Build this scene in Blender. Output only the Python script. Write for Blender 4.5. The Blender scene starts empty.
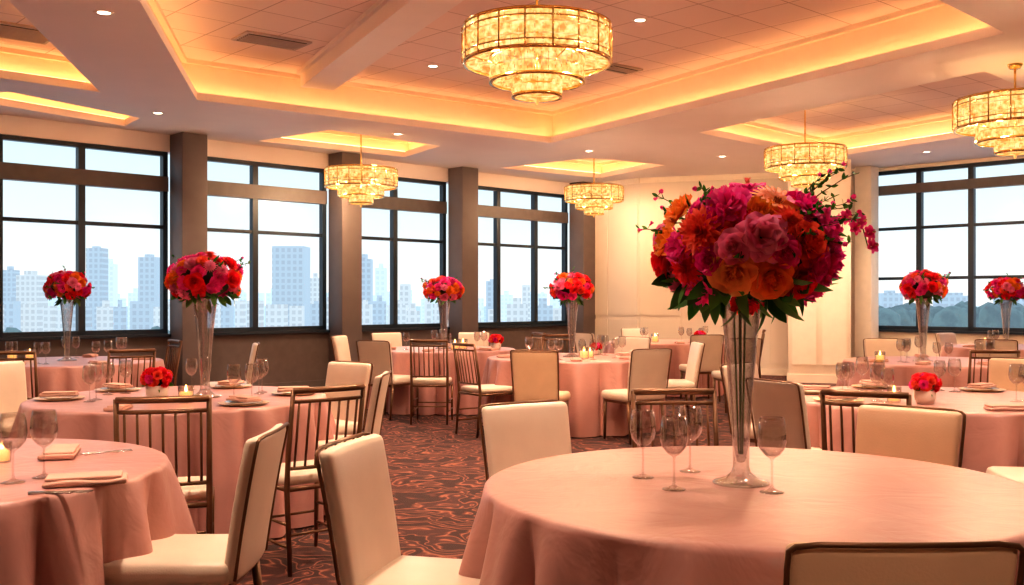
import bpy, bmesh, math, random
from mathutils import Vector, Matrix, Quaternion
from mathutils.geometry import tessellate_polygon
random.seed(7)
F=1014.0; H=1.375; HY=300.0; CX=512.0
ZS=3.70
sc=bpy.context.scene
def wx(px,Y): return (px-CX)/F*Y
def cpt(px,py,z=ZS):
    Y=(z-H)*F/(HY-py); return (wx(px,Y),Y)

# ---------------------------------------------------------------- materials
def newmat(name):
    m=bpy.data.materials.new(name); m.use_nodes=True
    nt=m.node_tree; b=nt.nodes['Principled BSDF']; return m,nt,b
def C(c): return (c[0],c[1],c[2],1.0)
def pmat(name,col,rough=.5,metal=0,noise=0.06,scale=8,bump=0,bscale=60,sheen=0,emis=None,es=0,coat=0):
    m,nt,b=newmat(name)
    b.inputs['Roughness'].default_value=rough; b.inputs['Metallic'].default_value=metal
    tc=nt.nodes.new('ShaderNodeTexCoord')
    n=nt.nodes.new('ShaderNodeTexNoise'); n.inputs['Scale'].default_value=scale; n.inputs['Detail'].default_value=3
    nt.links.new(tc.outputs['Object'],n.inputs['Vector'])
    r=nt.nodes.new('ShaderNodeValToRGB')
    r.color_ramp.elements[0].position=.3; r.color_ramp.elements[1].position=.7
    r.color_ramp.elements[0].color=C([max(0,x*(1-noise)) for x in col]); r.color_ramp.elements[1].color=C([min(1,x*(1+noise)) for x in col])
    nt.links.new(n.outputs['Fac'],r.inputs['Fac']); nt.links.new(r.outputs['Color'],b.inputs['Base Color'])
    if bump:
        n2=nt.nodes.new('ShaderNodeTexNoise'); n2.inputs['Scale'].default_value=bscale
        nt.links.new(tc.outputs['Object'],n2.inputs['Vector'])
        bp=nt.nodes.new('ShaderNodeBump'); bp.inputs['Strength'].default_value=bump; bp.inputs['Distance'].default_value=.01
        nt.links.new(n2.outputs['Fac'],bp.inputs['Height']); nt.links.new(bp.outputs['Normal'],b.inputs['Normal'])
    if sheen: b.inputs['Sheen Weight'].default_value=sheen
    if coat: b.inputs['Coat Weight'].default_value=coat
    if emis: b.inputs['Emission Color'].default_value=C(emis); b.inputs['Emission Strength'].default_value=es
    return m
def emat(name,col,s):
    m=bpy.data.materials.new(name); m.use_nodes=True; nt=m.node_tree; nt.nodes.clear()
    o=nt.nodes.new('ShaderNodeOutputMaterial'); e=nt.nodes.new('ShaderNodeEmission')
    e.inputs[0].default_value=C(col); e.inputs[1].default_value=s; nt.links.new(e.outputs[0],o.inputs[0]); return m

M_soffit=pmat('soffit_paint',(.92,.81,.75),.7,noise=.015,scale=2)
M_fascia=pmat('cove_paint',(.90,.72,.54),.6,noise=.02)
M_wall=pmat('panel_paint',(.78,.67,.56),.6,noise=.03,scale=1)
M_taupe=pmat('taupe_wall',(.13,.10,.095),.6,noise=.08)
M_column=pmat('column_paint',(.15,.12,.115),.55,noise=.08,scale=3)
M_colw=pmat('column_cream',(.90,.78,.64),.6,noise=.03)
M_frame=pmat('window_frame_metal',(.012,.024,.040),.4,noise=.1)
M_header=pmat('header_band',(.12,.10,.095),.5,noise=.1)
M_cream=pmat('cream_leather',(.72,.59,.48),.36,noise=.03,bump=.08,bscale=180)
M_tan=pmat('tan_leather',(.70,.48,.32),.38,noise=.04,bump=.1,bscale=150)
M_bronze=pmat('bronze_metal',(.17,.085,.045),.33,metal=.6,noise=.15)
M_gold=pmat('brass',(.80,.50,.18),.22,metal=1,noise=.05)
M_plate=pmat('porcelain',(.82,.74,.66),.15,noise=.01,coat=.5)
M_charger=pmat('gold_charger',(.75,.50,.28),.3,metal=.7,noise=.03)
M_napkin=pmat('napkin_linen',(.62,.36,.29),.8,noise=.05,bump=.2,bscale=300)
M_silver=pmat('cutlery_steel',(.7,.68,.66),.2,metal=1,noise=.02)
M_pot=pmat('ceramic_pot',(.8,.68,.6),.4)
M_vent=pmat('vent_metal',(.5,.38,.32),.5,noise=.03)
M_ventd=pmat('vent_dark',(.06,.045,.04),.7)
M_glow=emat('cove_led',(1,.54,.21),11)
M_dl=emat('downlight_lens',(1,.82,.6),12)
M_flame=emat('candle_flame',(1,.6,.18),12)
M_wax=pmat('candle_wax',(.9,.65,.38),.5,emis=(1,.45,.12),es=1.3)

def tile_mat():
    m,nt,b=newmat('ceiling_tiles'); b.inputs['Roughness'].default_value=.8
    tc=nt.nodes.new('ShaderNodeTexCoord'); mp=nt.nodes.new('ShaderNodeMapping'); mp.inputs['Rotation'].default_value=(0,0,math.radians(-42))
    br=nt.nodes.new('ShaderNodeTexBrick'); br.offset=0; br.inputs['Scale'].default_value=1
    br.inputs['Brick Width'].default_value=.6; br.inputs['Row Height'].default_value=.6; br.inputs['Mortar Size'].default_value=.007
    br.inputs['Color1'].default_value=(.90,.72,.64,1); br.inputs['Color2'].default_value=(.87,.69,.61,1); br.inputs['Mortar'].default_value=(.55,.38,.31,1)
    nt.links.new(tc.outputs['Object'],mp.inputs[0]); nt.links.new(mp.outputs[0],br.inputs['Vector']); nt.links.new(br.outputs['Color'],b.inputs['Base Color'])
    return m
M_tile=tile_mat()
def carpet():
    m,nt,b=newmat('patterned_carpet'); b.inputs['Roughness'].default_value=.95
    N=nt.nodes.new; L=nt.links.new
    tc=N('ShaderNodeTexCoord'); 
    n=N('ShaderNodeTexNoise'); n.inputs['Scale'].default_value=1.6; n.inputs['Detail'].default_value=2
    L(tc.outputs['Object'],n.inputs['Vector'])
    mx=N('ShaderNodeMix'); mx.data_type='VECTOR'; mx.inputs[0].default_value=.55
    L(tc.outputs['Object'],mx.inputs[4]); L(n.outputs['Color'],mx.inputs[5])
    w=N('ShaderNodeTexWave'); w.bands_direction='DIAGONAL'; w.inputs['Scale'].default_value=4.2; w.inputs['Distortion'].default_value=11; w.inputs['Detail'].default_value=2.5; w.inputs['Detail Scale'].default_value=1.4
    L(mx.outputs[1],w.inputs['Vector'])
    r=N('ShaderNodeValToRGB'); e=r.color_ramp.elements
    e[0].position=.25; e[0].color=(.030,.009,.008,1); e[1].position=.45; e[1].color=(.105,.028,.020,1)
    x=e.new(.60); x.color=(.30,.11,.06,1)
    x=e.new(.74); x.color=(.14,.040,.028,1)
    x=e.new(.90); x.color=(.05,.015,.013,1)
    L(w.outputs['Fac'],r.inputs['Fac']); L(r.outputs['Color'],b.inputs['Base Color'])
    n3=N('ShaderNodeTexNoise'); n3.inputs['Scale'].default_value=220; L(tc.outputs['Object'],n3.inputs['Vector'])
    bp=N('ShaderNodeBump'); bp.inputs['Strength'].default_value=.4; bp.inputs['Distance'].default_value=.01
    L(n3.outputs['Fac'],bp.inputs['Height']); L(bp.outputs['Normal'],b.inputs['Normal'])
    return m
M_carpet=carpet()
def cloth():
    m,nt,b=newmat('satin_tablecloth'); N=nt.nodes.new; L=nt.links.new
    b.inputs['Roughness'].default_value=.38
    tc=N('ShaderNodeTexCoord'); n=N('ShaderNodeTexNoise'); n.inputs['Scale'].default_value=3; n.inputs['Detail'].default_value=4
    L(tc.outputs['Object'],n.inputs['Vector'])
    r=N('ShaderNodeValToRGB'); e=r.color_ramp.elements; e[0].position=.3; e[1].position=.7
    e[0].color=(.45,.225,.20,1); e[1].color=(.52,.265,.235,1)
    L(n.outputs['Fac'],r.inputs['Fac']); L(r.outputs['Color'],b.inputs['Base Color'])
    n2=N('ShaderNodeTexNoise'); n2.inputs['Scale'].default_value=4; n2.inputs['Detail'].default_value=3; n2.inputs['Distortion'].default_value=1.8
    L(tc.outputs['Object'],n2.inputs['Vector'])
    bp=N('ShaderNodeBump'); bp.inputs['Strength'].default_value=.4; bp.inputs['Distance'].default_value=.02
    L(n2.outputs['Fac'],bp.inputs['Height']); L(bp.outputs['Normal'],b.inputs['Normal'])
    return m
M_cloth=cloth()
def petalmat():
    m,nt,b=newmat('petals_and_leaves'); N=nt.nodes.new; L=nt.links.new
    a=N('ShaderNodeVertexColor'); a.layer_name='Col'
    L(a.outputs['Color'],b.inputs['Base Color']); b.inputs['Roughness'].default_value=.5
    tr=N('ShaderNodeBsdfTranslucent'); L(a.outputs['Color'],tr.inputs['Color'])
    mx=N('ShaderNodeMixShader'); mx.inputs[0].default_value=.35
    o=nt.nodes['Material Output']; L(b.outputs[0],mx.inputs[1]); L(tr.outputs[0],mx.inputs[2]); L(mx.outputs[0],o.inputs[0])
    return m
M_petal=petalmat()
def glassmat(name,tint,base,edge,power=3.0,rough=.03,diff=0):
    m=bpy.data.materials.new(name); m.use_nodes=True; nt=m.node_tree; nt.nodes.clear(); N=nt.nodes.new; L=nt.links.new
    o=N('ShaderNodeOutputMaterial'); t=N('ShaderNodeBsdfTransparent'); t.inputs[0].default_value=C(tint)
    g=N('ShaderNodeBsdfGlossy'); g.inputs['Roughness'].default_value=rough
    f=N('ShaderNodeLayerWeight'); f.inputs[0].default_value=.5
    pw=N('ShaderNodeMath'); pw.operation='POWER'; pw.inputs[1].default_value=power; L(f.outputs['Facing'],pw.inputs[0])
    mu=N('ShaderNodeMath'); mu.operation='MULTIPLY_ADD'; mu.inputs[1].default_value=edge; mu.inputs[2].default_value=base; mu.use_clamp=True; L(pw.outputs[0],mu.inputs[0])
    mx=N('ShaderNodeMixShader'); L(mu.outputs[0],mx.inputs[0]); L(t.outputs[0],mx.inputs[1]); L(g.outputs[0],mx.inputs[2])
    if diff>0:
        d=N('ShaderNodeBsdfTranslucent'); d.inputs[0].default_value=(.95,.92,.9,1); d2=N('ShaderNodeBsdfDiffuse'); d2.inputs[0].default_value=(.95,.92,.9,1)
        a=N('ShaderNodeMixShader'); a.inputs[0].default_value=.5; L(d.outputs[0],a.inputs[1]); L(d2.outputs[0],a.inputs[2])
        m2=N('ShaderNodeMixShader'); m2.inputs[0].default_value=diff; L(mx.outputs[0],m2.inputs[1]); L(a.outputs[0],m2.inputs[2]); L(m2.outputs[0],o.inputs[0])
    else: L(mx.outputs[0],o.inputs[0])
    return m
M_pane=glassmat('window_glass',(.98,.99,1),.01,.3,4,.15)
M_glass=glassmat('clear_glass',(.93,.92,.91),.08,.9,1.9,.015,.0)
M_vase=glassmat('vase_glass',(.90,.90,.90),.12,.85,1.5,.04,.03)
def crystal():
    m=bpy.data.materials.new('crystal_glow'); m.use_nodes=True; nt=m.node_tree; nt.nodes.clear(); N=nt.nodes.new; L=nt.links.new
    o=N('ShaderNodeOutputMaterial'); e=N('ShaderNodeEmission'); tc=N('ShaderNodeTexCoord')
    v=N('ShaderNodeTexNoise'); v.inputs['Scale'].default_value=18; v.inputs['Detail'].default_value=2
    L(tc.outputs['Object'],v.inputs['Vector'])
    r=N('ShaderNodeValToRGB'); q=r.color_ramp.elements; q[0].position=.36; q[0].color=(.62,.24,.05,1); q[1].position=.66; q[1].color=(1,.76,.34,1)
    x=q.new(.5); x.color=(1,.52,.15,1)
    L(v.outputs['Fac'],r.inputs['Fac']); L(r.outputs['Color'],e.inputs[0]); e.inputs[1].default_value=1.25
    t=N('ShaderNodeBsdfTransparent'); mx=N('ShaderNodeMixShader'); mx.inputs[0].default_value=.75
    L(t.outputs[0],mx.inputs[1]); L(e.outputs[0],mx.inputs[2]); L(mx.outputs[0],o.inputs[0])
    return m
M_crys=crystal()

# ---------------------------------------------------------------- geometry collector
class Geo:
    def __init__(s): s.v=[];s.f=[];s.m=[];s.c=[];s.sm=[]
    def add(s,vs,fs,mi=0,col=(1,1,1),smooth=True,cols=None):
        o=len(s.v); s.v+= [tuple(v) for v in vs]
        s.c+= cols if cols else [col]*len(vs)
        for f in fs: s.f.append([i+o for i in f]); s.m.append(mi); s.sm.append(smooth)
    def mesh(s,name,mats,color=False):
        me=bpy.data.meshes.new(name); me.from_pydata(s.v,[],s.f)
        for m in mats: me.materials.append(m)
        me.polygons.foreach_set('material_index',s.m); me.polygons.foreach_set('use_smooth',s.sm)
        if color:
            ca=me.color_attributes.new('Col','FLOAT_COLOR','POINT')
            fl=[]
            for c in s.c: fl+= [c[0],c[1],c[2],1]
            ca.data.foreach_set('color',fl)
        me.update(); return me
def obj(name,me,loc=(0,0,0),rz=0,scale=1,parent=None):
    o=bpy.data.objects.new(name,me); sc.collection.objects.link(o); o.location=loc; o.rotation_euler=(0,0,rz)
    o.scale=(scale,)*3 if not isinstance(scale,tuple) else scale
    if parent: o.parent=parent
    return o
def box(g,a,b,mi=0,M=None):
    x0,y0,z0=a;x1,y1,z1=b
    vs=[Vector(p) for p in [(x0,y0,z0),(x1,y0,z0),(x1,y1,z0),(x0,y1,z0),(x0,y0,z1),(x1,y0,z1),(x1,y1,z1),(x0,y1,z1)]]
    if M: vs=[M@v for v in vs]
    g.add(vs,[(0,3,2,1),(4,5,6,7),(0,1,5,4),(1,2,6,5),(2,3,7,6),(3,0,4,7)],mi,smooth=False)
def rbox(g,c,h,r,mi=0,fn=None,mid=1):
    def co(hh):
        rr=min(r,hh*.98); inner=hh-rr
        L=[-hh,-hh+rr*.35,-inner]
        for k in range(1,mid+1): L.append(-inner+2*inner*k/(mid+1))
        return L+[inner,hh-rr*.35,hh]
    cs=[co(x) for x in h]; idx={}; vs=[];fs=[]
    def vid(p):
        k=tuple(round(x,6) for x in p)
        if k in idx: return idx[k]
        cl=Vector([max(-(hh-min(r,hh*.98)),min(hh-min(r,hh*.98),x)) for x,hh in zip(p,h)])
        d=Vector(p)-cl
        q=cl+d.normalized()*r if d.length>0 else cl
        q=Vector([max(-hh,min(hh,x)) for x,hh in zip(q,h)])
        if fn: q=fn(q)
        idx[k]=len(vs); vs.append(q+Vector(c)); return idx[k]
    for ax in range(3):
        u,w=(ax+1)%3,(ax+2)%3
        for sg in (0,-1):
            for i in range(len(cs[u])-1):
                for j in range(len(cs[w])-1):
                    q=[]
                    for (a,b) in ((i,j),(i+1,j),(i+1,j+1),(i,j+1)):
                        p=[0,0,0]; p[ax]=cs[ax][sg]; p[u]=cs[u][a]; p[w]=cs[w][b]; q.append(vid(p))
                    if sg==0: q=q[::-1]
                    fs.append(tuple(q))
    g.add(vs,fs,mi)
def tube(g,pts,rad,seg=8,mi=0,col=(1,1,1),cap=True):
    pts=[Vector(p) for p in pts]; vs=[];fs=[]
    if not isinstance(rad,(list,tuple)): rad=[rad]*len(pts)
    prev=None
    for i,p in enumerate(pts):
        d=(pts[min(i+1,len(pts)-1)]-pts[max(i-1,0)]).normalized()
        if prev is None: a=d.orthogonal().normalized()
        else: a=(prev-d*prev.dot(d)).normalized()
        prev=a; b=d.cross(a)
        for k in range(seg):
            t=2*math.pi*k/seg; vs.append(p+(a*math.cos(t)+b*math.sin(t))*rad[i])
    for i in range(len(pts)-1):
        for k in range(seg):
            fs.append((i*seg+k,i*seg+(k+1)%seg,(i+1)*seg+(k+1)%seg,(i+1)*seg+k))
    if cap: fs.append(tuple(range(seg))[::-1]); fs.append(tuple((len(pts)-1)*seg+k for k in range(seg)))
    g.add(vs,fs,mi,col)
def lathe(g,prof,seg=32,mi=0,loc=(0,0,0),col=(1,1,1)):
    vs=[];fs=[]; n=len(prof)
    for (r,z) in prof:
        for k in range(seg):
            t=2*math.pi*k/seg; vs.append((loc[0]+r*math.cos(t),loc[1]+r*math.sin(t),loc[2]+z))
    for i in range(n-1):
        for k in range(seg):
            fs.append((i*seg+k,i*seg+(k+1)%seg,(i+1)*seg+(k+1)%seg,(i+1)*seg+k))
    g.add(vs,fs,mi,col)
def frameM(o,u,n):
    return Matrix(((u[0],n[0],0,o[0]),(u[1],n[1],0,o[1]),(0,0,1,0),(0,0,0,1)))

# ---------------------------------------------------------------- room shell
U=Vector((.7118,.7024)); NL=Vector((.7024,-.7118)); W0=Vector((-6.41,12.70))
ML=frameM(W0,U,NL)
SL0=-4.0; SL1=10.95
PL=W0+U*SL0; K1=W0+U*SL1
K2=K1+Vector((.7071,-.7071))*1.5; 
R0=Vector((6.32,18.0)); VR=Vector((.7071,-.7071)); NR=Vector((-.7071,-.7071)); R1=R0+VR*5.0
MR=frameM(R0,VR,NR)
outer=[Vector((PL.x,-3.0)),Vector((R1.x,-3.0)),R1,R0,K2,K1,PL]
def polymesh(name,loops,z,mat,flip=False):
    loops3=[[Vector((p[0],p[1],0)) for p in l] for l in loops]
    tris=tessellate_polygon(loops3); flat=[p for l in loops3 for p in l]
    g=Geo(); fs=[]
    for t in tris:
        a,b,c=[flat[i] for i in t]
        nz=(b-a).cross(c-a).z
        t=tuple(t) if (nz>0)!=flip else tuple(t)[::-1]
        fs.append(t)
    g.add([(p.x,p.y,z) for p in flat],fs,0,smooth=False)
    return g
g=polymesh('floor',[outer],0,None); obj('floor',g.mesh('floor',[M_carpet]))

A=[cpt(197,100),cpt(550,143),cpt(1005,33),(.3,4.9),(-2.25,4.6)]
B=[cpt(100,92),cpt(8,0),(-5.0,6.9),(-6.6,9.3),cpt(0,78)]
C1=[cpt(-60,95),cpt(10,92),cpt(140,118),cpt(125,126)]
C2=[cpt(258,141),cpt(330,130),cpt(440,146),cpt(405,157)]
C3=[cpt(500,168),cpt(590,158),cpt(665,165),cpt(600,178)]
E=[(2.6,14.1),(4.8,10.3),(7.4,12.9),(5.1,16.6)]
coffers=[('A',A,.5),('B',B,.35),('C1',C1,.25),('C2',C2,.3),('C3',C3,.3),('E',E,.35)]
def ccw(p):
    s=sum(p[i][0]*p[(i+1)%len(p)][1]-p[(i+1)%len(p)][0]*p[i][1] for i in range(len(p)))
    return p if s>0 else p[::-1]
def offset(p,d):
    out=[];n=len(p)
    for i in range(n):
        a=Vector(p[i-1]);b=Vector(p[i]);c=Vector(p[(i+1)%n])
        e1=(b-a).normalized();e2=(c-b).normalized()
        n1=Vector((e1.y,-e1.x));n2=Vector((e2.y,-e2.x))
        m=(n1+n2).normalized(); out.append(b+m*(d/max(.4,m.dot(n1))))
    return out
g=polymesh('ceiling',[outer]+[[Vector(q) for q in ccw(c[1])[::-1]] for c in coffers],ZS,None,flip=True)
def ring(g,p0,z0,p1,z1,mi):
    n=len(p0); vs=[(q[0],q[1],z0) for q in p0]+[(q[0],q[1],z1) for q in p1]
    g.add(vs,[(i,(i+1)%n,n+(i+1)%n,n+i) for i in range(n)],mi,smooth=False)
gled=Geo()
for nm,p,rec in coffers:
    p=ccw(p); w=.14 if nm!='A' else .18; q=offset(p,w); lip=.09
    ring(g,p,ZS,p,ZS+lip,0); ring(g,p,ZS+lip,q,ZS+lip,0); 
    ring(g,q,ZS+lip,q,ZS+rec-.05,1)
    q2=offset(p,w-.06); ring(g,q,ZS+rec-.05,q2,ZS+rec-.05,1); ring(g,q2,ZS+rec-.05,q2,ZS+rec,1)
    n=len(p); g.add([(a[0],a[1],ZS+rec) for a in q2],[tuple(range(n))[::-1]],2,smooth=False)
    s=offset(p,w*.45); s2=offset(p,w*.45+.03)
    ring(gled,s,ZS+lip+.015,s2,ZS+lip+.015,0)
obj('ceiling',g.mesh('ceiling',[M_soffit,M_fascia,M_tile]))
obj('cove_light_strip',gled.mesh('cove_light_strip',[M_glow]))
def beam(name,a,b,w,z0,z1,mat):
    a=Vector(a);b=Vector(b);u=(b-a).normalized();n=Vector((u.y,-u.x)); M=frameM(a,u,n)
    g=Geo(); box(g,(0,-w/2,z0),((b-a).length,w/2,z1),0,M); box(g,(0,-w/2-.05,z1-.05),((b-a).length,w/2+.05,z1),0,M)
    obj(name,g.mesh(name,[mat]))
beam('ceiling_beam',(-2.42,12.6),(.62,6.2),.42,4.0,4.2,M_soffit)

g=Geo()
box(g,(SL0,-.25,0),(SL1,0,.86),0,ML)
box(g,(SL0,-.27,.86),(SL1,.06,.90),1,ML)
box(g,(SL0,-.25,3.46),(SL1,0,ZS),2,ML)
obj('wall_left',g.mesh('wall_left',[M_taupe,M_frame,M_soffit]))
g=Geo(); box(g,(SL0,0,0),(SL1,.02,.11),0,ML); obj('baseboard_left',g.mesh('baseboard_left',[M_header]))
cols=[-3.6,-.85,2.42,5.08,7.6,10.78]
g=Geo(); 
rbox(g,(0,0,ZS/2),(.19,.19,ZS/2-.002),.012,0,mid=0)
box(g,(-.2,-.2,0),(.2,.2,.12),1)
mcol=g.mesh('column',[M_column,M_header])
ang=math.atan2(U.y,U.x)
for s in cols:
    p=W0+U*s+NL*.2; obj('column',mcol,(p.x,p.y,0),ang)
def window(i,M,s0,s1,muls,zs,ztop,zh0,zh1,hz):
    g=Geo(); t=.035
    def vb(s,w=.035): box(g,(s-w,-.14,zs),(s+w,-.04,ztop),0,M)
    vb(s0+.035);vb(s1-.035)
    for m in muls: vb(m,.045)
    for z in (zs+.03,ztop-.03): box(g,(s0,-.14,z-t),(s1,-.04,z+t),0,M)
    for z in hz: box(g,(s0,-.13,z-.025),(s1,-.05,z+.025),0,M)
    box(g,(s0,-.16,zh0),(s1,-.02,zh1),1,M)
    vs=[M@Vector(p) for p in [(s0,-.09,zs),(s1,-.09,zs),(s1,-.09,ztop),(s0,-.09,ztop)]]
    g.add(vs,[(0,1,2,3)],2,smooth=False)
    obj('window_%d'%i,g.mesh('window_%d'%i,[M_frame,M_header,M_pane]))
bays=[(-3.4,-1.04,[-2.2]),(-.66,2.23,[.0,1.03]),(2.61,4.89,[3.62]),(5.27,7.41,[6.28]),(7.79,10.6,[8.7,9.7])]
for i,(a,b,m) in enumerate(bays): window(i+1,ML,a,b,m,.9,3.465,2.90,3.11,[2.40])
def wallseg(name,a,b,mat,panels,th=.12):
    a=Vector(a);b=Vector(b);u=(b-a).normalized(); n=Vector((u.y,-u.x))
    if n.dot(Vector((0,5))-(a+b)/2)<0: n=-n
    M=frameM(a,u,n); L=(b-a).length; g=Geo(); box(g,(0,-th,0),(L,0,ZS),0,M)
    for k in range(panels):
        s0=L*k/panels+.05; s1=L*(k+1)/panels-.05
        for z0,z1 in ((.2,1.0),(1.08,3.4)):
            box(g,(s0,0,z0),(s1,.018,z1),0,M)
    box(g,(0,0,0),(L,.025,.12),1,M); box(g,(0,0,ZS-.1),(L,.04,ZS),1,M)
    obj(name,g.mesh(name,[mat,M_colw]))
wallseg('wall_back',K1,K2,M_wall,2)
wallseg('wall_back_panelled',K2,R0,M_wall,5)
wallseg('wall_side_left',(PL.x,-3),(PL.x,PL.y),M_wall,8)
wallseg('wall_side_right',R1,(R1.x,-3),M_wall,8)
wallseg('wall_front',(PL.x,-3),(R1.x,-3),M_wall,12)
g=Geo(); rbox(g,(0,0,ZS/2),(.5,.42,ZS/2-.003),.015,0,mid=0); box(g,(-.52,-.44,0),(.52,.44,.14),0)
for dx in (-.24,.24): box(g,(dx-.19,-.435,.3),(dx+.19,-.42,3.3),0)
obj('cream_pier',g.mesh('cream_pier',[M_colw]),(5.22,17.2,0),math.radians(-18))
g=Geo(); rbox(g,(0,0,ZS/2),(.15,.15,ZS/2-.003),.015,0,mid=0); box(g,(-.17,-.17,0),(.17,.17,.14),0)
obj('cream_pilaster',g.mesh('cream_pilaster',[M_colw]),(R0.x-.12,R0.y-.28,0),math.radians(-45))
g=Geo(); box(g,(0,-.25,0),(5,0,.82),0,MR); box(g,(0,-.27,.82),(5,.06,.86),1,MR); box(g,(0,-.25,3.64),(5,0,ZS),0,MR)
obj('wall_right',g.mesh('wall_right',[M_colw,M_frame]))
window(6,MR,.03,2.66,[.89,1.76],.86,3.64,3.22,3.38,[2.62,1.75])
window(7,MR,2.72,4.98,[3.5,4.25],.86,3.64,3.22,3.38,[2.62,1.75])

def vent(px,py,z,w,h,rot):
    Y=(z-H)*F/(HY-py); X=wx(px,Y); g=Geo()
    box(g,(-w/2,-h/2,-.02),(w/2,h/2,0),0); box(g,(-w/2+.04,-h/2+.04,-.022),(w/2-.04,h/2-.04,-.018),1)
    k=int((h-.1)/.05)
    for i in range(k): 
        y=-h/2+.07+i*.05; box(g,(-w/2+.04,y-.008,-.032),(w/2-.04,y+.008,-.022),0)
    obj('air_vent',g.mesh('air_vent',[M_vent,M_ventd]),(X,Y,z),rot)
vent(272,40,4.2,.75,.42,math.radians(38)); vent(22,32,4.05,.6,.6,math.radians(40)); vent(620,68,4.2,.5,.3,math.radians(40))

# ---------------------------------------------------------------- downlights: a few real, most added as fill
g=Geo(); lathe(g,[(.05,-.002),(.075,-.012),(.085,0)],20,0); g.add([(.05*math.cos(t*.3142),.05*math.sin(t*.3142),-.003) for t in range(20)],[tuple(range(20))[::-1]],1,smooth=False)
mdl=g.mesh('real_and_fill_downlight',[M_soffit,M_dl])
def down(x,y,z,P,col=(1,.73,.53)):
    o=obj('real_and_fill_downlight',mdl,(x,y,z))
    if P>0:
        l=bpy.data.lights.new('downlight_and_fill_lamp','SPOT'); l.energy=P*1.7; l.color=col; l.spot_size=math.radians(120); l.spot_blend=.9; l.shadow_soft_size=.07
        lo=bpy.data.objects.new('lamp',l); sc.collection.objects.link(lo); lo.parent=o; lo.location=(0,0,-.03)
for px,py in ((433,66),(385,33),(745,90),(640,20)):
    x,y=cpt(px,py,4.2); down(x,y,4.2,150)
for x,y,P in ((-1.0,8.2,210),(1.6,7.2,200),(.8,10.2,210),(.9,5.9,160)): down(x,y,4.2,P)  # extra downlights added in the main coffer for overhead light
for x,y,P in ((-3.6,3.2,260),(-1.2,3.6,210),(1.9,4.0,150),(4.4,4.4,190),(-5.2,6.0,250),(5.6,7.6,230),(-3.3,8.2,240),(-3.0,.4,110),(1.0,-.6,190)): down(x,y,ZS,P)  # added fill lamps over the near tables, reaching behind the camera
for x,y,P in ((-4.4,12.6,180),(-1.6,14.2,200),(1.2,15.8,170),(3.4,16.4,130),(6.9,10.2,190),(6.5,15.9,190),(4.5,15.9,170)): down(x,y,ZS,P)  # added lamps to brighten the far end and the cream pier

# ---------------------------------------------------------------- chandeliers
g=Geo()
def hoop(r,z,h=.022,t=.012): lathe(g,[(r-t,z-h/2),(r+t,z-h/2),(r+t,z+h/2),(r-t,z+h/2),(r-t,z-h/2)],56,0)
def tier(r,z1,z0,n,rows):
    hoop(r,z1); hoop(r,z0)
    hh=(z1-z0)/rows
    for k in range(n):
        t=2*math.pi*k/n; c,s=math.cos(t),math.sin(t); w=math.pi*r/n*.90
        for j in range(rows):
            a=z1-hh*j-.006; b=z1-hh*(j+1)+.006; rr=r-.004
            vs=[]
            for zz in (a,(a+b)/2,b):
                bulge=.010 if zz==(a+b)/2 else 0
                for q,off in ((-w,0),(0,.008),(w,0)):
                    R=rr+off+bulge; vs.append((c*R-s*q,s*R+c*q,zz))
            g.add(vs,[(0,3,4,1),(1,4,5,2),(3,6,7,4),(4,7,8,5)],1,smooth=False)
tier(.55,0,-.27,60,3); tier(.35,-.22,-.41,44,2); tier(.18,-.37,-.52,26,2)
hoop(.553,-.05,.01,.012); hoop(.553,-.22,.01,.012)
for k in range(18):
    t=2*math.pi*k/18; c,s=math.cos(t),math.sin(t); tube(g,[(c*.565,s*.565,0),(c*.565,s*.565,-.27)],.007,6,0)
for k in range(4):
    t=math.pi/2*k+.4; c,s=math.cos(t),math.sin(t)
    tube(g,[(0,0,.0),(c*.55,s*.55,0)],.008,6,0); tube(g,[(c*.18,s*.18,-.37),(c*.35,s*.35,-.30),(c*.55,s*.55,-.26)],.005,6,0)
tube(g,[(0,0,.02),(0,0,-.38)],.012,8,0)
g.add([(.54*math.cos(2*math.pi*k/40),.54*math.sin(2*math.pi*k/40),-.012) for k in range(40)],[tuple(range(40))],1,smooth=False)  # disc added over the drum to hold back light on the ceiling
lathe(g,[(.54,-.262),(.365,-.22)],48,1); lathe(g,[(.34,-.404),(.185,-.38)],40,1)
for r,z in ((.46,-.262),(.27,-.408)):
    for k in range(int(r*90)):
        t=2*math.pi*k/int(r*90); lathe(g,[(0,-.022),(.012,-.006),(0,.012)],6,1,(r*math.cos(t),r*math.sin(t),z))
lathe(g,[(.001,-.585),(.012,-.575),(.016,-.56),(.010,-.545),(.03,-.540),(.18,-.525)],20,1)
mch=g.mesh('chandelier',[M_gold,M_crys])
for (px,Y,top,zc,s,P) in ((537,7.5,3.39,4.2,.98,160),(361,14.9,3.29,4.0,.95,130),(594,18,3.38,4.0,.93,120),(805,13.8,3.43,4.05,.96,130),(1015,10,3.35,3.7,1,130)):
    o=obj('chandelier',mch,(wx(px,Y),Y,top),0,s)
    g=Geo(); L=(zc-top)/s; tube(g,[(0,0,0),(0,0,L)],.011,8,0); lathe(g,[(0,L-.05),(.05,L-.045),(.07,L-.01),(.07,L)],20,0)
    obj('hanging_rod',g.mesh('hanging_rod',[M_gold]),parent=o)
    for k in range(4):
        a=k*math.pi/2+.8
        l=bpy.data.lights.new('chandelier_bulb','POINT'); l.energy=P*.38; l.color=(1,.64,.37); l.shadow_soft_size=.025
        lo=bpy.data.objects.new('bulb',l); sc.collection.objects.link(lo); lo.parent=o; lo.location=(.44*math.cos(a),.44*math.sin(a),-.33)

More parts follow.
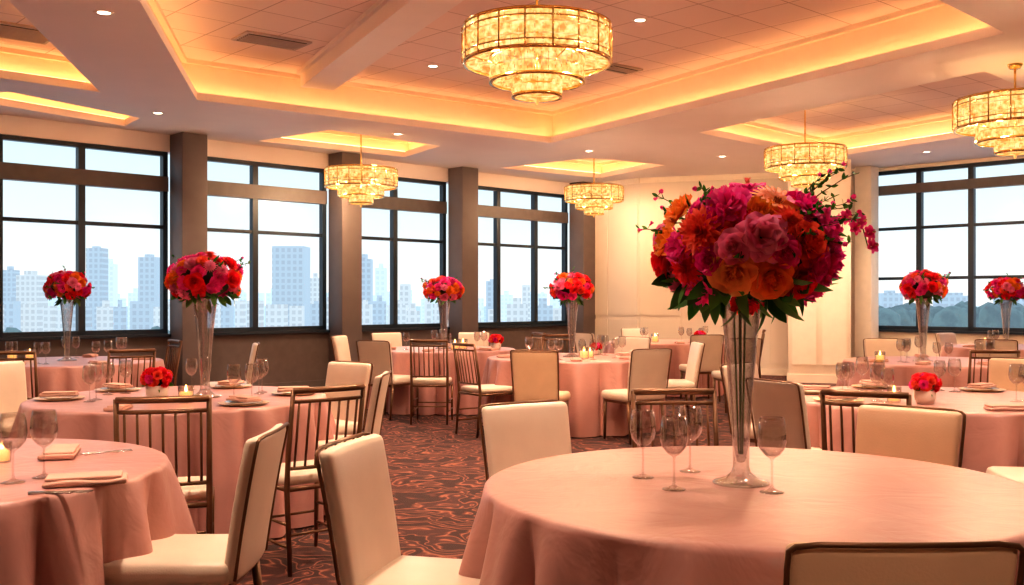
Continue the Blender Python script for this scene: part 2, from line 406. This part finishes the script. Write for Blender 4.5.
# ---------------------------------------------------------------- chairs
def build_dining(seatmat):
    g=Geo()
    rbox(g,(0.02,0,.440),(.235,.232,.045),.035,0,mid=2)
    def fn(q):
        t=(q.z+.25)/.50
        q=q.copy(); q.x-= .065*t+.02*t*t; q.x+= .28*(q.y**2)
        q.y*= (.94+.06*t); return q
    rbox(g,(-.215,0,.655),(.026,.228,.25),.024,0,fn,mid=5)
    pts=[]
    for k in range(31):
        a=k/30
        if a<.36: y=-.230; z=.42+.47*(a/.36)
        elif a<.42: q=(a-.36)/.06; y=-.230+.022*q; z=.89+.017*q
        elif a<.58: y=-.208+.416*(a-.42)/.16; z=.907
        elif a<.64: q=(a-.58)/.06; y=.208+.022*q; z=.907-.017*q
        else: y=.230; z=.42+.47*((1-a)/.36)
        q=fn(Vector((-.026,y,z-.655))); pts.append(q+Vector((-.215,0,.655)))
    tube(g,pts,.0065,6,1)
    box(g,(-.2,-.205,.372),(.235,.205,.40),1)
    for sx,sy in ((1,1),(1,-1),(-1,1),(-1,-1)):
        x=.215 if sx>0 else -.19; y=.195*sy
        tube(g,[(x,y,.40),(x-(.05 if sx<0 else -.01),y*1.02,0)],[.019,.012],8,1)
    return g.mesh('dining_chair',[seatmat,M_bronze])
def build_chiavari():
    g=Geo()
    rbox(g,(0.02,0,.465),(.205,.205,.028),.024,0,mid=1)
    for a,b in (((-.2,-.2),(.23,-.2)),((.23,-.2),(.23,.2)),((.23,.2),(-.2,.2)),((-.2,.2),(-.2,-.2))):
        tube(g,[(a[0],a[1],.425),(b[0],b[1],.425)],.013,8,1)
    for sy in (1,-1):
        tube(g,[(-.235,.2*sy,0),(-.2,.2*sy,.43),(-.215,.2*sy,.6),(-.27,.2*sy,.93)],[.012,.015,.014,.012],8,1)
        tube(g,[(.24,.2*sy,0),(.23,.2*sy,.43)],[.011,.014],8,1)
        for z in (.14,.25): tube(g,[(-.22,.2*sy,z),(.236,.2*sy,z)],.008,6,1)
    tube(g,[(.238,-.2,.2),(.238,.2,.2)],.008,6,1); tube(g,[(-.22,-.2,.2),(-.22,.2,.2)],.008,6,1)
    def bx(z): return -.215-.055*(z-.6)/.33
    def rail(z,r,bow=.02): tube(g,[(bx(z)-bow*(1-(y/.2)**2),y,z) for y in (-.2,-.13,-.065,0,.065,.13,.2)],r,8,1)
    rail(.925,.016); rail(.87,.010); rail(.53,.010)
    for k in range(7):
        y=-.165+.055*k; b=.02*(1-(y/.2)**2)
        tube(g,[(bx(.53)-b,y,.53),(bx(.87)-b,y,.87)],.0065,6,1)
    return g.mesh('chiavari_chair',[M_cream,M_bronze])
md=build_dining(M_cream); mt=build_dining(M_tan); mc=build_chiavari()
T={}
tables=[('T1',757,3.44,.92),('T2',-76,3.75,.85),('T3',180,6.53,.92),('T4',68,10.4,.92),('T5',443,13.0,.92),('T6',572,11.1,.92),
        ('T7',668,15.2,.92),('T9',930,6.5,.92),('T10',938,10.4,.92),('T11',1018,13.6,.92)]
for n,px,Y,R in tables: T[n]=(wx(px,Y),Y,R)
def chair(kind,px,Y,face,X=None):
    X=wx(px,Y) if X is None else X
    if isinstance(face,str): a=math.atan2(T[face][1]-Y,T[face][0]-X)
    else: a=math.radians(face)
    obj('chiavari_chair' if kind=='c' else 'dining_chair',{'d':md,'c':mc,'t':mt}[kind],(X,Y,0),a+math.radians(random.uniform(-3,3)) if isinstance(face,str) else a)
chair('d',434,3.3,-14)
chair('d',188,3.66,180)
chair('c',167,4.85,'T3')
chair('c',304,5.35,'T3')
chair('d',320,7.4,'T3'); chair('d',338,6.5,180)
chair('d',20,6.2,'T3'); chair('c',20,8.9,'T4'); chair('c',122,9.2,'T4'); chair('d',228,10.9,'T4'); chair('c',150,10.9,'T4'); chair('d',15,7.5,'T3')
chair('d',388,11.9,'T5'); chair('c',432,11.4,'T5'); chair('c',486,10.4,'T6'); chair('t',542,9.75,'T6'); chair('d',634,9.95,'T6'); chair('d',672,11.2,'T6')
chair('d',360,13.2,'T5'); chair('d',395,14.3,'T5'); chair('d',470,14.4,'T5'); chair('c',520,13.4,'T5')
chair('c',560,12.6,'T6'); chair('d',625,12.5,'T6'); chair('d',700,13.9,'T7'); chair('d',600,14.6,'T7'); chair('d',640,16.5,'T7'); chair('c',745,15.0,'T7')
chair('d',735,12.6,'T7')
chair('d',562,4.35,'T1'); chair('c',686,4.70,'T1'); chair('t',880,4.2,'T1'); chair('t',850,2.26,91)
chair('c',876,5.1,'T9'); chair('d',775,7.25,'T9'); chair('d',1050,5.2,170); chair('d',812,6.05,'T9')
chair('t',1010,7.85,'T9'); chair('d',890,11.9,'T10'); chair('c',985,9.1,'T10')
chair('d',1050,9.0,'T10'); chair('d',965,14.2,'T11'); chair('d',1000,12.2,'T11')

# ---------------------------------------------------------------- tables
def build_table(R,seed):
    rnd=random.Random(seed); g=Geo(); S=420; vs=[];fs=[]
    ph=[rnd.uniform(0,6.28) for _ in range(6)]
    def fold(t,d): 
        x=16*t+ph[0]+2.2*math.sin(2*t+ph[3])+.9*math.sin(5*t+ph[5])
        a=-1+2*abs(math.sin(x/2))**.75      # rounded ridges, pinched valleys
        b=math.sin(31*t+ph[1]+1.4*math.sin(4*t+ph[4])); c=math.sin(6*t+ph[2])
        return .75*a+.24*b*(1-.3*d)+.2*c
    rings=[(0.02,.75,0),(.3,.75,0),(.6,.75,0),(.85,.75,0),(.97,.75,0),(.993,.7485,0)]
    for fr,z,_ in rings:
        for k in range(S):
            t=2*math.pi*k/S; vs.append((R*fr*math.cos(t),R*fr*math.sin(t),z))
    zs=[.743,.728,.70,.66,.60,.52,.43,.33,.22,.11,.012]
    for z in zs:
        d=(.75-z)/.75
        for k in range(S):
            t=2*math.pi*k/S; amp=.10*min(1,d*1.8)**.85
            r=R+.004+.045*d**.8+amp*fold(t,d)*(1 if d>.01 else 0)
            r=max(r,R+.003-.12*d); vs.append((r*math.cos(t),r*math.sin(t),z))
    n=len(rings)+len(zs)
    for i in range(n-1):
        for k in range(S): fs.append((i*S+k,(i+1)*S+k,(i+1)*S+(k+1)%S,i*S+(k+1)%S))
    fs.append(tuple(range(S)))
    g.add(vs,fs,0)
    return g.mesh('round_banquet_table',[M_cloth])
meshes=[build_table(1.0,s) for s in (1,2,3)]
for i,(n,px,Y,R) in enumerate(tables):
    me=build_table(R,i+4) if n in('T1','T2','T3','T9') else meshes[i%3]
    sc_=1 if n in('T1','T2','T3','T9') else (R,R,1)
    obj('round_banquet_table',me,(T[n][0],Y,0),random.uniform(0,6.28) if n!='T1' else .4,sc_)

# ---------------------------------------------------------------- flowers
MAG=(.78,.018,.28); HOT=(.95,.06,.36); PNK=(.97,.26,.46); RED=(.86,.018,.035); COR=(1.0,.12,.07); ORG=(1.0,.27,.04); PEA=(1.0,.42,.15)
GRN=(.04,.15,.02); GRN2=(.09,.27,.04)
def jit(c,a=.15):
    k=1+random.uniform(-a,a); return (min(1,c[0]*k),min(1,c[1]*k*(1+random.uniform(-a,a))),min(1,c[2]*k))
def petal(g,M,az,r0,z0,ph0,ph1,L,W,col,cup=.5,ruf=0,rows=4,cols=4,tip=.2,pt=.0):
    er=Vector((math.cos(az),math.sin(az),0)); et=Vector((-er.y,er.x,0)); ez=Vector((0,0,1))
    vs=[];cs=[];r=r0;z=z0; s=random.uniform(0,6)
    for i in range(rows+1):
        v=i/rows
        ph=ph0+(ph1-ph0)*v
        if i>0: r+=math.sin(ph)*L/rows; z+=math.cos(ph)*L/rows
        w=W*(math.sin(math.pi*(.14+(.72+pt)*v)))**.8 if math.sin(math.pi*(.14+(.72+pt)*v))>0 else 0
        for j in range(cols+1):
            u=-1+2*j/cols
            inn=cup*w*u*u
            rf=ruf*math.sin(u*4.5+s+v*3)*v
            p=er*(r-inn*math.cos(ph))+ez*(z+inn*math.sin(ph)+rf)+et*(u*w)
            p-= (er*math.sin(ph)+ez*math.cos(ph))*(u*u*w*.25*v)
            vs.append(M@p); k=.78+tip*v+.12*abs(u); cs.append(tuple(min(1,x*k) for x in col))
    fs=[(i*(cols+1)+j,i*(cols+1)+j+1,(i+1)*(cols+1)+j+1,(i+1)*(cols+1)+j) for i in range(rows) for j in range(cols)]
    g.add(vs,fs,0,cols=cs)
def rose(g,M,R,col,N=24):
    for i in range(N):
        k=i/(N-1); c=jit(col,.1)
        petal(g,M,i*2.4,R*(.03+.16*k),-.1*R*k,math.radians(4+42*k),math.radians(-12+112*k),R*(.80+.22*k),R*(.30+.38*k),c,.75-.45*k)
def dahlia(g,M,R,col):
    for j in range(5):
        n=18-2*j
        for i in range(n): petal(g,M,(i+.5*(j%2))*2*math.pi/n,R*.04,.05*R*j,math.radians(62-11*j),math.radians(96-17*j),R*(1-.14*j),R*.15,jit(col,.12),.5,0,4,2,.25,.1)
def gerbera(g,M,R,col):
    for j in range(2):
        for i in range(20): petal(g,M,(i+.5*j)*2*math.pi/20,R*.1,.05*R*j,math.radians(70-12*j),math.radians(98-14*j),R*(.95-.15*j),R*.14,jit(col,.1),.3,0,4,2,.25,.06)
    for i in range(22): petal(g,M,i*2.4,R*.012*i*.8,.06*R,0,math.radians(30),R*.16,R*.04,(.25,.05,.01),.2,0,2,2)
def ruffle(g,M,R,col,N=17):
    for i in range(N):
        k=i/(N-1); petal(g,M,i*2.4,R*(.03+.05*k),0,math.radians(8+48*k),math.radians(25+78*k),R*(.72+.3*k),R*(.34+.22*k),jit(col,.14),.3,R*.13,5,5,.3)
def orchid(g,M,R,col):
    for i in range(6): petal(g,M,i*math.pi/3,R*.05,0,math.radians(40),math.radians(95),R,R*(.34 if i%2 else .42),jit(col,.1),.2,R*.08,5,4,.35)
    for i in range(5): petal(g,M,i*1.256,R*.02,.02,math.radians(5),math.radians(40),R*.4,R*.13,(.9,.35,.25),.4,0,3,2)
def orient(d,p,spin=None):
    q=Vector((0,0,1)).rotation_difference(d); 
    return Matrix.Translation(p)@q.to_matrix().to_4x4()@Matrix.Rotation(random.uniform(0,6.28) if spin is None else spin,4,'Z')
def leaf(g,d,p,L,W,droop=.7):
    d=Vector(d).normalized(); M=orient(d,Vector(p))
    petal(g,M,random.uniform(0,6.28),0,0,math.radians(5),math.radians(45*droop+20),L,W,jit(random.choice([GRN,GRN,GRN2]),.25),-.25,0,6,2,.15,.13)
kinds={'r':rose,'d':dahlia,'g':gerbera,'f':ruffle,'o':orchid}
def bouquet(g,cen,RX,RZ,heroes,nfill,rr,nleaf,sprig=0,lleaf=.13,pal=None):
    cen=Vector(cen); pal=pal or [MAG,HOT,PNK,RED,HOT,COR,MAG,ORG]
    vs=[];fs=[];n1,n2=10,16
    for i in range(n1+1):
        a=math.pi*i/n1
        for j in range(n2):
            b=2*math.pi*j/n2; k=.66*random.uniform(.93,1.07); vs.append(cen+Vector((RX*k*math.sin(a)*math.cos(b),RX*k*math.sin(a)*math.sin(b),RZ*k*math.cos(a))))
    for i in range(n1):
        for j in range(n2): fs.append((i*n2+j,(i+1)*n2+j,(i+1)*n2+(j+1)%n2,i*n2+(j+1)%n2))
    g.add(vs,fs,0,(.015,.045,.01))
    dirs=[]
    for (dx,dz,R,kd,col) in heroes:
        u=dx/RX;w=dz/RZ; q=u*u+w*w
        v=-math.sqrt(max(.02,1-min(q,.98))); d=Vector((u,v,w)); 
        pos=cen+Vector((d.x*RX,d.y*RX,d.z*RZ)); nn=Vector((u,v,w*1.1)).normalized()
        kinds[kd](g,orient(nn,pos-nn*R*.45),R,col); dirs.append((Vector((u,v,w)),R))
    tries=0;cnt=0
    while cnt<nfill and tries<6000:
        tries+=1
        z=random.uniform(-.62,1); t=random.uniform(0,2*math.pi); s=math.sqrt(1-z*z); d=Vector((s*math.cos(t),s*math.sin(t),z))
        R=random.uniform(*rr)
        if any((d-e).length<(R+r2)*.66/RX for e,r2 in dirs): continue
        dirs.append((d,R)); cnt+=1
        pos=cen+Vector((d.x*RX,d.y*RX,d.z*RZ))*random.uniform(.90,1.05); nn=(d+Vector([random.uniform(-.2,.2) for _ in range(3)])).normalized()
        kd=random.choice('rrrdff'); kinds[kd](g,orient(nn,pos-nn*R*.6),R,random.choice(pal))
    for i in range(nleaf):
        low=i<nleaf*.82
        t=random.uniform(0,2*math.pi); z=random.uniform(-.95,-.45) if low else random.uniform(-.2,.9)
        s=math.sqrt(1-z*z); d=Vector((s*math.cos(t),s*math.sin(t),z)); p=cen+Vector((d.x*RX,d.y*RX,d.z*RZ))*(.80 if low else .84)
        k=1 if low else .5
        leaf(g,(d.x,d.y,d.z*.9-.1),p,lleaf*random.uniform(.6,1.2)*(1 if low else .75),lleaf*.2*k)
    for i in range(sprig):
        t=random.uniform(-1.3,1.0) if i%4 else random.uniform(2,4.2); el=random.uniform(.0,.9)
        d=Vector((math.cos(t)*math.cos(el),math.sin(t)*math.cos(el)*.7,math.sin(el))); p=cen+Vector((d.x*RX,d.y*RX,d.z*RZ))*.7; L=RX*random.uniform(.5,.95 if i%4 else .6)
        pts=[p+d*L*k/6+Vector((0,0,-.12*L*(k/6)**2))+Vector([random.uniform(-.005,.005) for _ in range(3)]) for k in range(7)]
        tube(g,pts,[.0022]*4+[.0015]*3,5,0,(.10,.09,.03))
        for k in range(2,7):
            for _ in range(3):
                dd=Vector([random.uniform(-1,1) for _ in range(3)])+d*.6
                if random.random()<.88: leaf(g,dd,pts[k],.024,.006)
                else:
                    dd.normalize(); e=pts[k]+dd*.018; tube(g,[pts[k],e],.001,4,0,(.1,.12,.03)); 
                    for q in range(3): petal(g,orient(dd,e),q*2.1,0,0,.2,.5,.016,.009,jit(HOT),.4,0,2,2)
VP=[(.001,0),(.094,0),(.096,.004),(.09,.010),(.055,.020),(.032,.040),(.027,.06),(.028,.12),(.034,.22),(.044,.36),(.056,.50),(.070,.625),(.0725,.63),(.068,.628),(.053,.50),(.040,.36),(.030,.22),(.023,.12),(.014,.075),(.001,.07)]
def vase(g,mi=1): lathe(g,VP,40,mi)
def P(px,py): return ((px-745)/295.0,(250-py)/295.0)
hero=[]
for px,py,R,kd,c in [(768,200,.09,'g',ORG),(714,208,.085,'f',HOT),(745,184,.065,'o',HOT),(797,210,.075,'f',MAG),(686,236,.098,'d',COR),(742,242,.088,'f',PNK),
    (717,277,.082,'r',PEA),(754,283,.078,'r',ORG),(790,248,.07,'r',COR),(818,234,.08,'f',HOT),(822,266,.085,'f',MAG),(674,272,.07,'d',RED),(668,252,.06,'f',HOT),
    (692,296,.065,'f',HOT),(786,286,.07,'r',RED),(737,308,.06,'f',RED),(812,294,.07,'f',HOT),(771,226,.06,'d',COR),(702,222,.05,'f',MAG),(765,258,.05,'r',HOT),(694,264,.05,'r',MAG)]:
    dx,dz=P(px,py); hero.append((dx,dz,R,kd,c))
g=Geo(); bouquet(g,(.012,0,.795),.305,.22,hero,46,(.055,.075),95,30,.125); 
tube(g,[(.24,-.06,.90),(.33,-.06,.90),(.40,-.04,.86),(.42,-.03,.80)],.002,5,0,(.08,.12,.03))
for k,(x_,z_) in enumerate(((.33,.90),(.38,.885),(.41,.845),(.42,.80),(.36,.86))): kinds['o'](g,orient(Vector((.4,-.85,-.1+.1*k)).normalized(),Vector((x_,-.06,z_))),.028,HOT)
for dx,dy in ((0,0),(.01,.008),(-.012,.005),(.004,-.012),(-.005,-.01)):
    tube(g,[(dx*.6,dy*.6,.10),(dx*2,dy*2,.66)],.003,6,0,(.05,.14,.03))
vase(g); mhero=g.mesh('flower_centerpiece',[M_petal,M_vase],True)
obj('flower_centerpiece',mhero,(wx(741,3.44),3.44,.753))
small=[]
for k,pal in enumerate(([RED,COR,ORG,HOT,PNK,HOT],[RED,HOT,COR,MAG,ORG,PNK])):
    g=Geo(); bouquet(g,(0,0,.755),.225,.175,[],58,(.04,.056),44,5,.085,pal); vase(g)
    small.append(g.mesh('flower_centerpiece',[M_petal,M_vase],True))
for i,(px,Y,s) in enumerate([(205,6.5,1.08),(67,10.4,1.0),(444,13.0,1.2),(572,11.1,1.08),(923,10.3,1.04),(1006,13.4,1.12)]):
    o=obj('flower_centerpiece',small[i%2],(wx(px,Y),Y,.753),i*1.3,(s,s,1.0))
g=Geo(); lathe(g,[(.001,0),(.045,0),(.058,.03),(.06,.075),(.054,.078),(.05,.05),(.001,.045)],24,1)
bouquet(g,(0,0,.115),.085,.06,[],26,(.026,.036),14,0,.05,[RED,RED,HOT,COR]); mlow=g.mesh('low_flower_arrangement',[M_petal,M_pot],True)
for px,Y,s in ((157,6.35,1.15),(496,12.75,1.1),(925,6.1,1.05),(700,14.8,1),(596,11.5,.8)): obj('low_flower_arrangement',mlow,(wx(px,Y),Y,.752),Y,s)

# ---------------------------------------------------------------- tableware
g=Geo(); lathe(g,[(.001,0),(.036,0),(.037,.002),(.02,.006),(.0045,.014),(.0035,.03),(.0035,.095),(.006,.102),(.022,.112),(.038,.132),(.044,.158),(.041,.195),(.035,.225),(.0342,.225),(.0402,.195),(.0432,.158),(.037,.133),(.02,.114),(.001,.108)],32,0)
mg=g.mesh('wine_glass',[M_glass])
def glass(X,Y,s=1): obj('wine_glass',mg,(X,Y,.752),0,s)
for px,py,s in ((643,478,1.05),(674,490,1.07),(690,472,1.05),(772,493,1.08),(13,483,1.05),(44,478,1.05)):
    Y=(H-.75)*F/(py-HY); glass(wx(px,Y),Y,s)
g=Geo(); lathe(g,[(.001,.004),(.07,.004),(.085,.010),(.11,.016),(.111,.019),(.084,.014),(.07,.008),(.001,.008)],36,0)
lathe(g,[(.001,.001),(.12,.001),(.15,.010),(.151,.013),(.12,.005),(.001,.005)],40,1); mp=g.mesh('dinner_plate',[M_plate,M_charger])
g=Geo()
rbox(g,(0,0,.010),(.055,.11,.009),.008,0,lambda q:Vector((q.x,q.y,q.z+.004*math.sin(q.y*40)*(1 if q.z>0 else 0))),mid=4)
rbox(g,(.006,.004,.024),(.045,.10,.006),.005,0,None,mid=3); mn=g.mesh('folded_napkin',[M_napkin])
g=Geo()
def fork(y):
    tube(g,[(-.09,y,.004),(-.02,y,.006),(.04,y,.004)],[.005,.003,.004],6,0)
    for d in (-.008,-.003,.003,.008): tube(g,[(.04,y,.004),(.055,y+d,.006),(.095,y+d,.005)],.0015,4,0)
fork(0); rbox(g,(.0,.03,.004),(.10,.007,.0025),.002,0,mid=2); mf=g.mesh('cutlery_set',[M_silver])
g=Geo(); lathe(g,[(.001,0),(.036,0),(.040,.085),(.037,.085),(.033,.006),(.001,.006)],24,0); lathe(g,[(.001,.007),(.031,.007),(.033,.055),(.001,.052)],20,1)
lathe(g,[(.001,.055),(.008,.062),(.007,.072),(.001,.09)],8,2); mcand=g.mesh('votive_candle',[M_glass,M_wax,M_flame])
def candle(px,Y,s=1): obj('votive_candle',mcand,(wx(px,Y),Y,.752),0,s)
for px,Y,s in ((186,6.15,1.2),(12,10.3,1.3),(30,10.5,1.3),(455,12.6,1.5),(463,12.9,1.5),(584,10.8,1.4),(590,11.0,1.2),(894,6.2,1.1),(880,10.1,1.3),(985,13.3,1.4),(655,15,1.5),(2,3.9,.9)): candle(px,Y,s)
def setting(t,a,glasses=2,plate=True):
    X,Y,R=T[t]; a=math.radians(a); c,s=math.cos(a),math.sin(a)
    r=R-.2; z=.752
    if plate: obj('dinner_plate',mp,(X+c*r,Y+s*r,z),0); obj('folded_napkin',mn,(X+c*r,Y+s*r,z+.020),a+math.pi/2)
    else: obj('folded_napkin',mn,(X+c*r,Y+s*r,z),a+math.pi/2)
    rr=R-.42
    for k in range(glasses):
        b=a+.16+k*.2; q=rr+(.05 if k%2 else 0); glass(X+math.cos(b)*q,Y+math.sin(b)*q,random.uniform(.92,1.05))
for t,angs in (('T3',(20,75,140,200,318)),('T9',(35,100,160,205,320)),('T4',(200,255,310,20,100)),('T6',(190,235,275,330,30)),('T5',(200,260,320,90)),('T10',(190,240,290,345,80)),('T11',(200,260,320)),('T7',(200,270,330))):
    for a in angs: setting(t,a+random.uniform(-6,6),2,t in('T3','T9'))
obj('folded_napkin',mn,(T['T3'][0]-.1,T['T3'][1]-.76,.752),0.1); obj('folded_napkin',mn,(T['T9'][0]+.12,T['T9'][1]-.76,.752),1.6)
for px,py,rz in ((60,456,.3),(86,484,1.9)):
    Y=(H-.75)*F/(py-HY); obj('folded_napkin',mn,(wx(px,Y),Y,.752),rz,(1.2,1.2,1))
for px,py,rz in ((58,495,.15),(108,454,.6)):
    Y=(H-.75)*F/(py-HY); obj('cutlery_set',mf,(wx(px,Y),Y,.752),rz)

# ---------------------------------------------------------------- outside
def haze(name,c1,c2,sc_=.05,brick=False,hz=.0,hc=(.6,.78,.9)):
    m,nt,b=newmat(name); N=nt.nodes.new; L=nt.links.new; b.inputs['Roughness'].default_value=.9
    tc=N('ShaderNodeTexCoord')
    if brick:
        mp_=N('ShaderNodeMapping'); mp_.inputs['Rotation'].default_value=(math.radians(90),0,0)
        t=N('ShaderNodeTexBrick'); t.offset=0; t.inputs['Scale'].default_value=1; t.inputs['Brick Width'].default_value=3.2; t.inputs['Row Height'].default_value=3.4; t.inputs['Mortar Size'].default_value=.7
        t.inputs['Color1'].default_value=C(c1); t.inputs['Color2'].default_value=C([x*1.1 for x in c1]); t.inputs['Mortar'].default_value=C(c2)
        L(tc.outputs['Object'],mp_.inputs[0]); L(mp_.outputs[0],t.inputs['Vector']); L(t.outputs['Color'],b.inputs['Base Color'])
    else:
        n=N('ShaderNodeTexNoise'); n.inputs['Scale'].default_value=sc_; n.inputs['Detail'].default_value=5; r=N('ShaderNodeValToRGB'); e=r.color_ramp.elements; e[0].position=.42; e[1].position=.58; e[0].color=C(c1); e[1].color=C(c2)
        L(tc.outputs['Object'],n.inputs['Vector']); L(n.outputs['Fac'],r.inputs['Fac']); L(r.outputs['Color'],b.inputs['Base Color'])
    b.inputs['Emission Color'].default_value=C(hc); b.inputs['Emission Strength'].default_value=hz   # atmospheric haze painted in as a glow of the surface itself
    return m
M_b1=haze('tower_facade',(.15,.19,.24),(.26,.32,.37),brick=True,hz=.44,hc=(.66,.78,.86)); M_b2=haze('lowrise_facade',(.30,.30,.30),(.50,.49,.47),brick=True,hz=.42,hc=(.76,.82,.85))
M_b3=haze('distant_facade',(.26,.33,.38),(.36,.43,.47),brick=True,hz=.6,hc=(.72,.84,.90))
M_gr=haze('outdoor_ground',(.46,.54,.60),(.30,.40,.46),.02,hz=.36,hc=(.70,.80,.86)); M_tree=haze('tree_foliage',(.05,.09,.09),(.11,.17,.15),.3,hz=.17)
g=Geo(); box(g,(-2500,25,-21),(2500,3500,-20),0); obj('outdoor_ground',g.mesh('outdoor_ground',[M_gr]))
g=Geo(); rnd=random.Random(3)
def bld(x0,x1,yt,D,mi):
    X0,X1=wx(x0,D),wx(x1,D); Z=H+(HY-yt)/F*D; box(g,(X0,D,-20),(X1,D+(X1-X0),Z),mi)
    if rnd.random()<.7: box(g,(X0+(X1-X0)*.3,D+2,Z),(X1-(X1-X0)*.3,D+(X1-X0)*.6,Z+rnd.uniform(1,4)),mi)
for b in ((2,14,270,700,0),(16,38,275,640,1),(86,102,248,620,0),(104,114,264,660,2),(138,156,257,600,0),(272,304,246,560,0),(309,320,278,700,1),(357,371,259,600,0),(375,386,268,640,2),
          (400,410,284,600,1),(427,438,286,620,2),(486,498,281,650,0),(522,530,285,650,1),(550,558,288,650,2),(-70,-40,255,600,0),(212,224,286,620,1)): bld(*b)
x=-250
while x<720:
    w=rnd.uniform(5,16); bld(x,x+w,rnd.uniform(289,300),rnd.uniform(700,900),2); x+=w*rnd.uniform(.9,1.8)
x=-250
while x<720:
    w=rnd.uniform(7,22); bld(x,x+w,rnd.uniform(300,311),rnd.uniform(480,560),rnd.choice((1,1,0))); x+=w*rnd.uniform(1.0,1.8)
x=840
while x<1400:
    w=rnd.uniform(10,30); bld(x,x+w,rnd.uniform(288,299),rnd.uniform(520,600),rnd.choice((0,2))); x+=w*rnd.uniform(1.5,3.5)
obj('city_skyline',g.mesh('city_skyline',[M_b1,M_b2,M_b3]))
g=Geo()
bm=bmesh.new(); bmesh.ops.create_icosphere(bm,subdivisions=2,radius=1); iv=[v.co.copy() for v in bm.verts]; ifc=[tuple(v.index for v in f.verts) for f in bm.faces]; bm.free()
def tree(X,Y,zt,r):
    g.add([Vector((X,Y,zt-r*1.1))+Vector((v.x*r,v.y*r,v.z*r*1.1))*rnd.uniform(.85,1.15) for v in iv],ifc,0)
    tube(g,[(X,Y,-20),(X,Y,zt-r)],r*.12,5,0)
for k in range(260):
    D=rnd.uniform(240,380); right=k<200
    px=rnd.uniform(820,1500) if right else rnd.uniform(-200,600)
    zt=H+(HY-(rnd.uniform(301,312) if right else rnd.uniform(326,336)))/F*D; tree(wx(px,D),D,zt,rnd.uniform(2.5,5) if right else rnd.uniform(2,3.5))
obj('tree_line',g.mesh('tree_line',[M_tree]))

# ---------------------------------------------------------------- world
w=bpy.data.worlds.new('sky'); sc.world=w; w.use_nodes=True; nt=w.node_tree; nt.nodes.clear(); N=nt.nodes.new; L=nt.links.new
o=N('ShaderNodeOutputWorld'); bg=N('ShaderNodeBackground'); tc=N('ShaderNodeTexCoord'); sp=N('ShaderNodeSeparateXYZ'); r=N('ShaderNodeValToRGB')
e=r.color_ramp.elements; e[0].position=0; e[0].color=(.90,.89,.85,1); e[1].position=.22; e[1].color=(.50,.74,.90,1)
x=e.new(.07); x.color=(.72,.85,.91,1); x=e.new(.8); x.color=(.45,.68,.95,1)
L(tc.outputs['Generated'],sp.inputs[0]); L(sp.outputs[2],r.inputs['Fac']); L(r.outputs['Color'],bg.inputs[0]); bg.inputs[1].default_value=1.08; L(bg.outputs[0],o.inputs[0])

# ---------------------------------------------------------------- camera
cam=bpy.data.cameras.new('camera'); cam.sensor_width=36; cam.lens=36*F/1024; cam.shift_y=7.5/1024; cam.clip_end=6000; cam.clip_start=.05
co=bpy.data.objects.new('camera',cam); sc.collection.objects.link(co); co.location=(0,0,H); co.rotation_euler=(math.pi/2,0,0); sc.camera=co
sc.view_settings.view_transform='Standard'
try: sc.view_settings.look='Medium High Contrast'
except Exception as ex: print('look',ex)
sc.view_settings.exposure=0.1; sc.view_settings.gamma=1
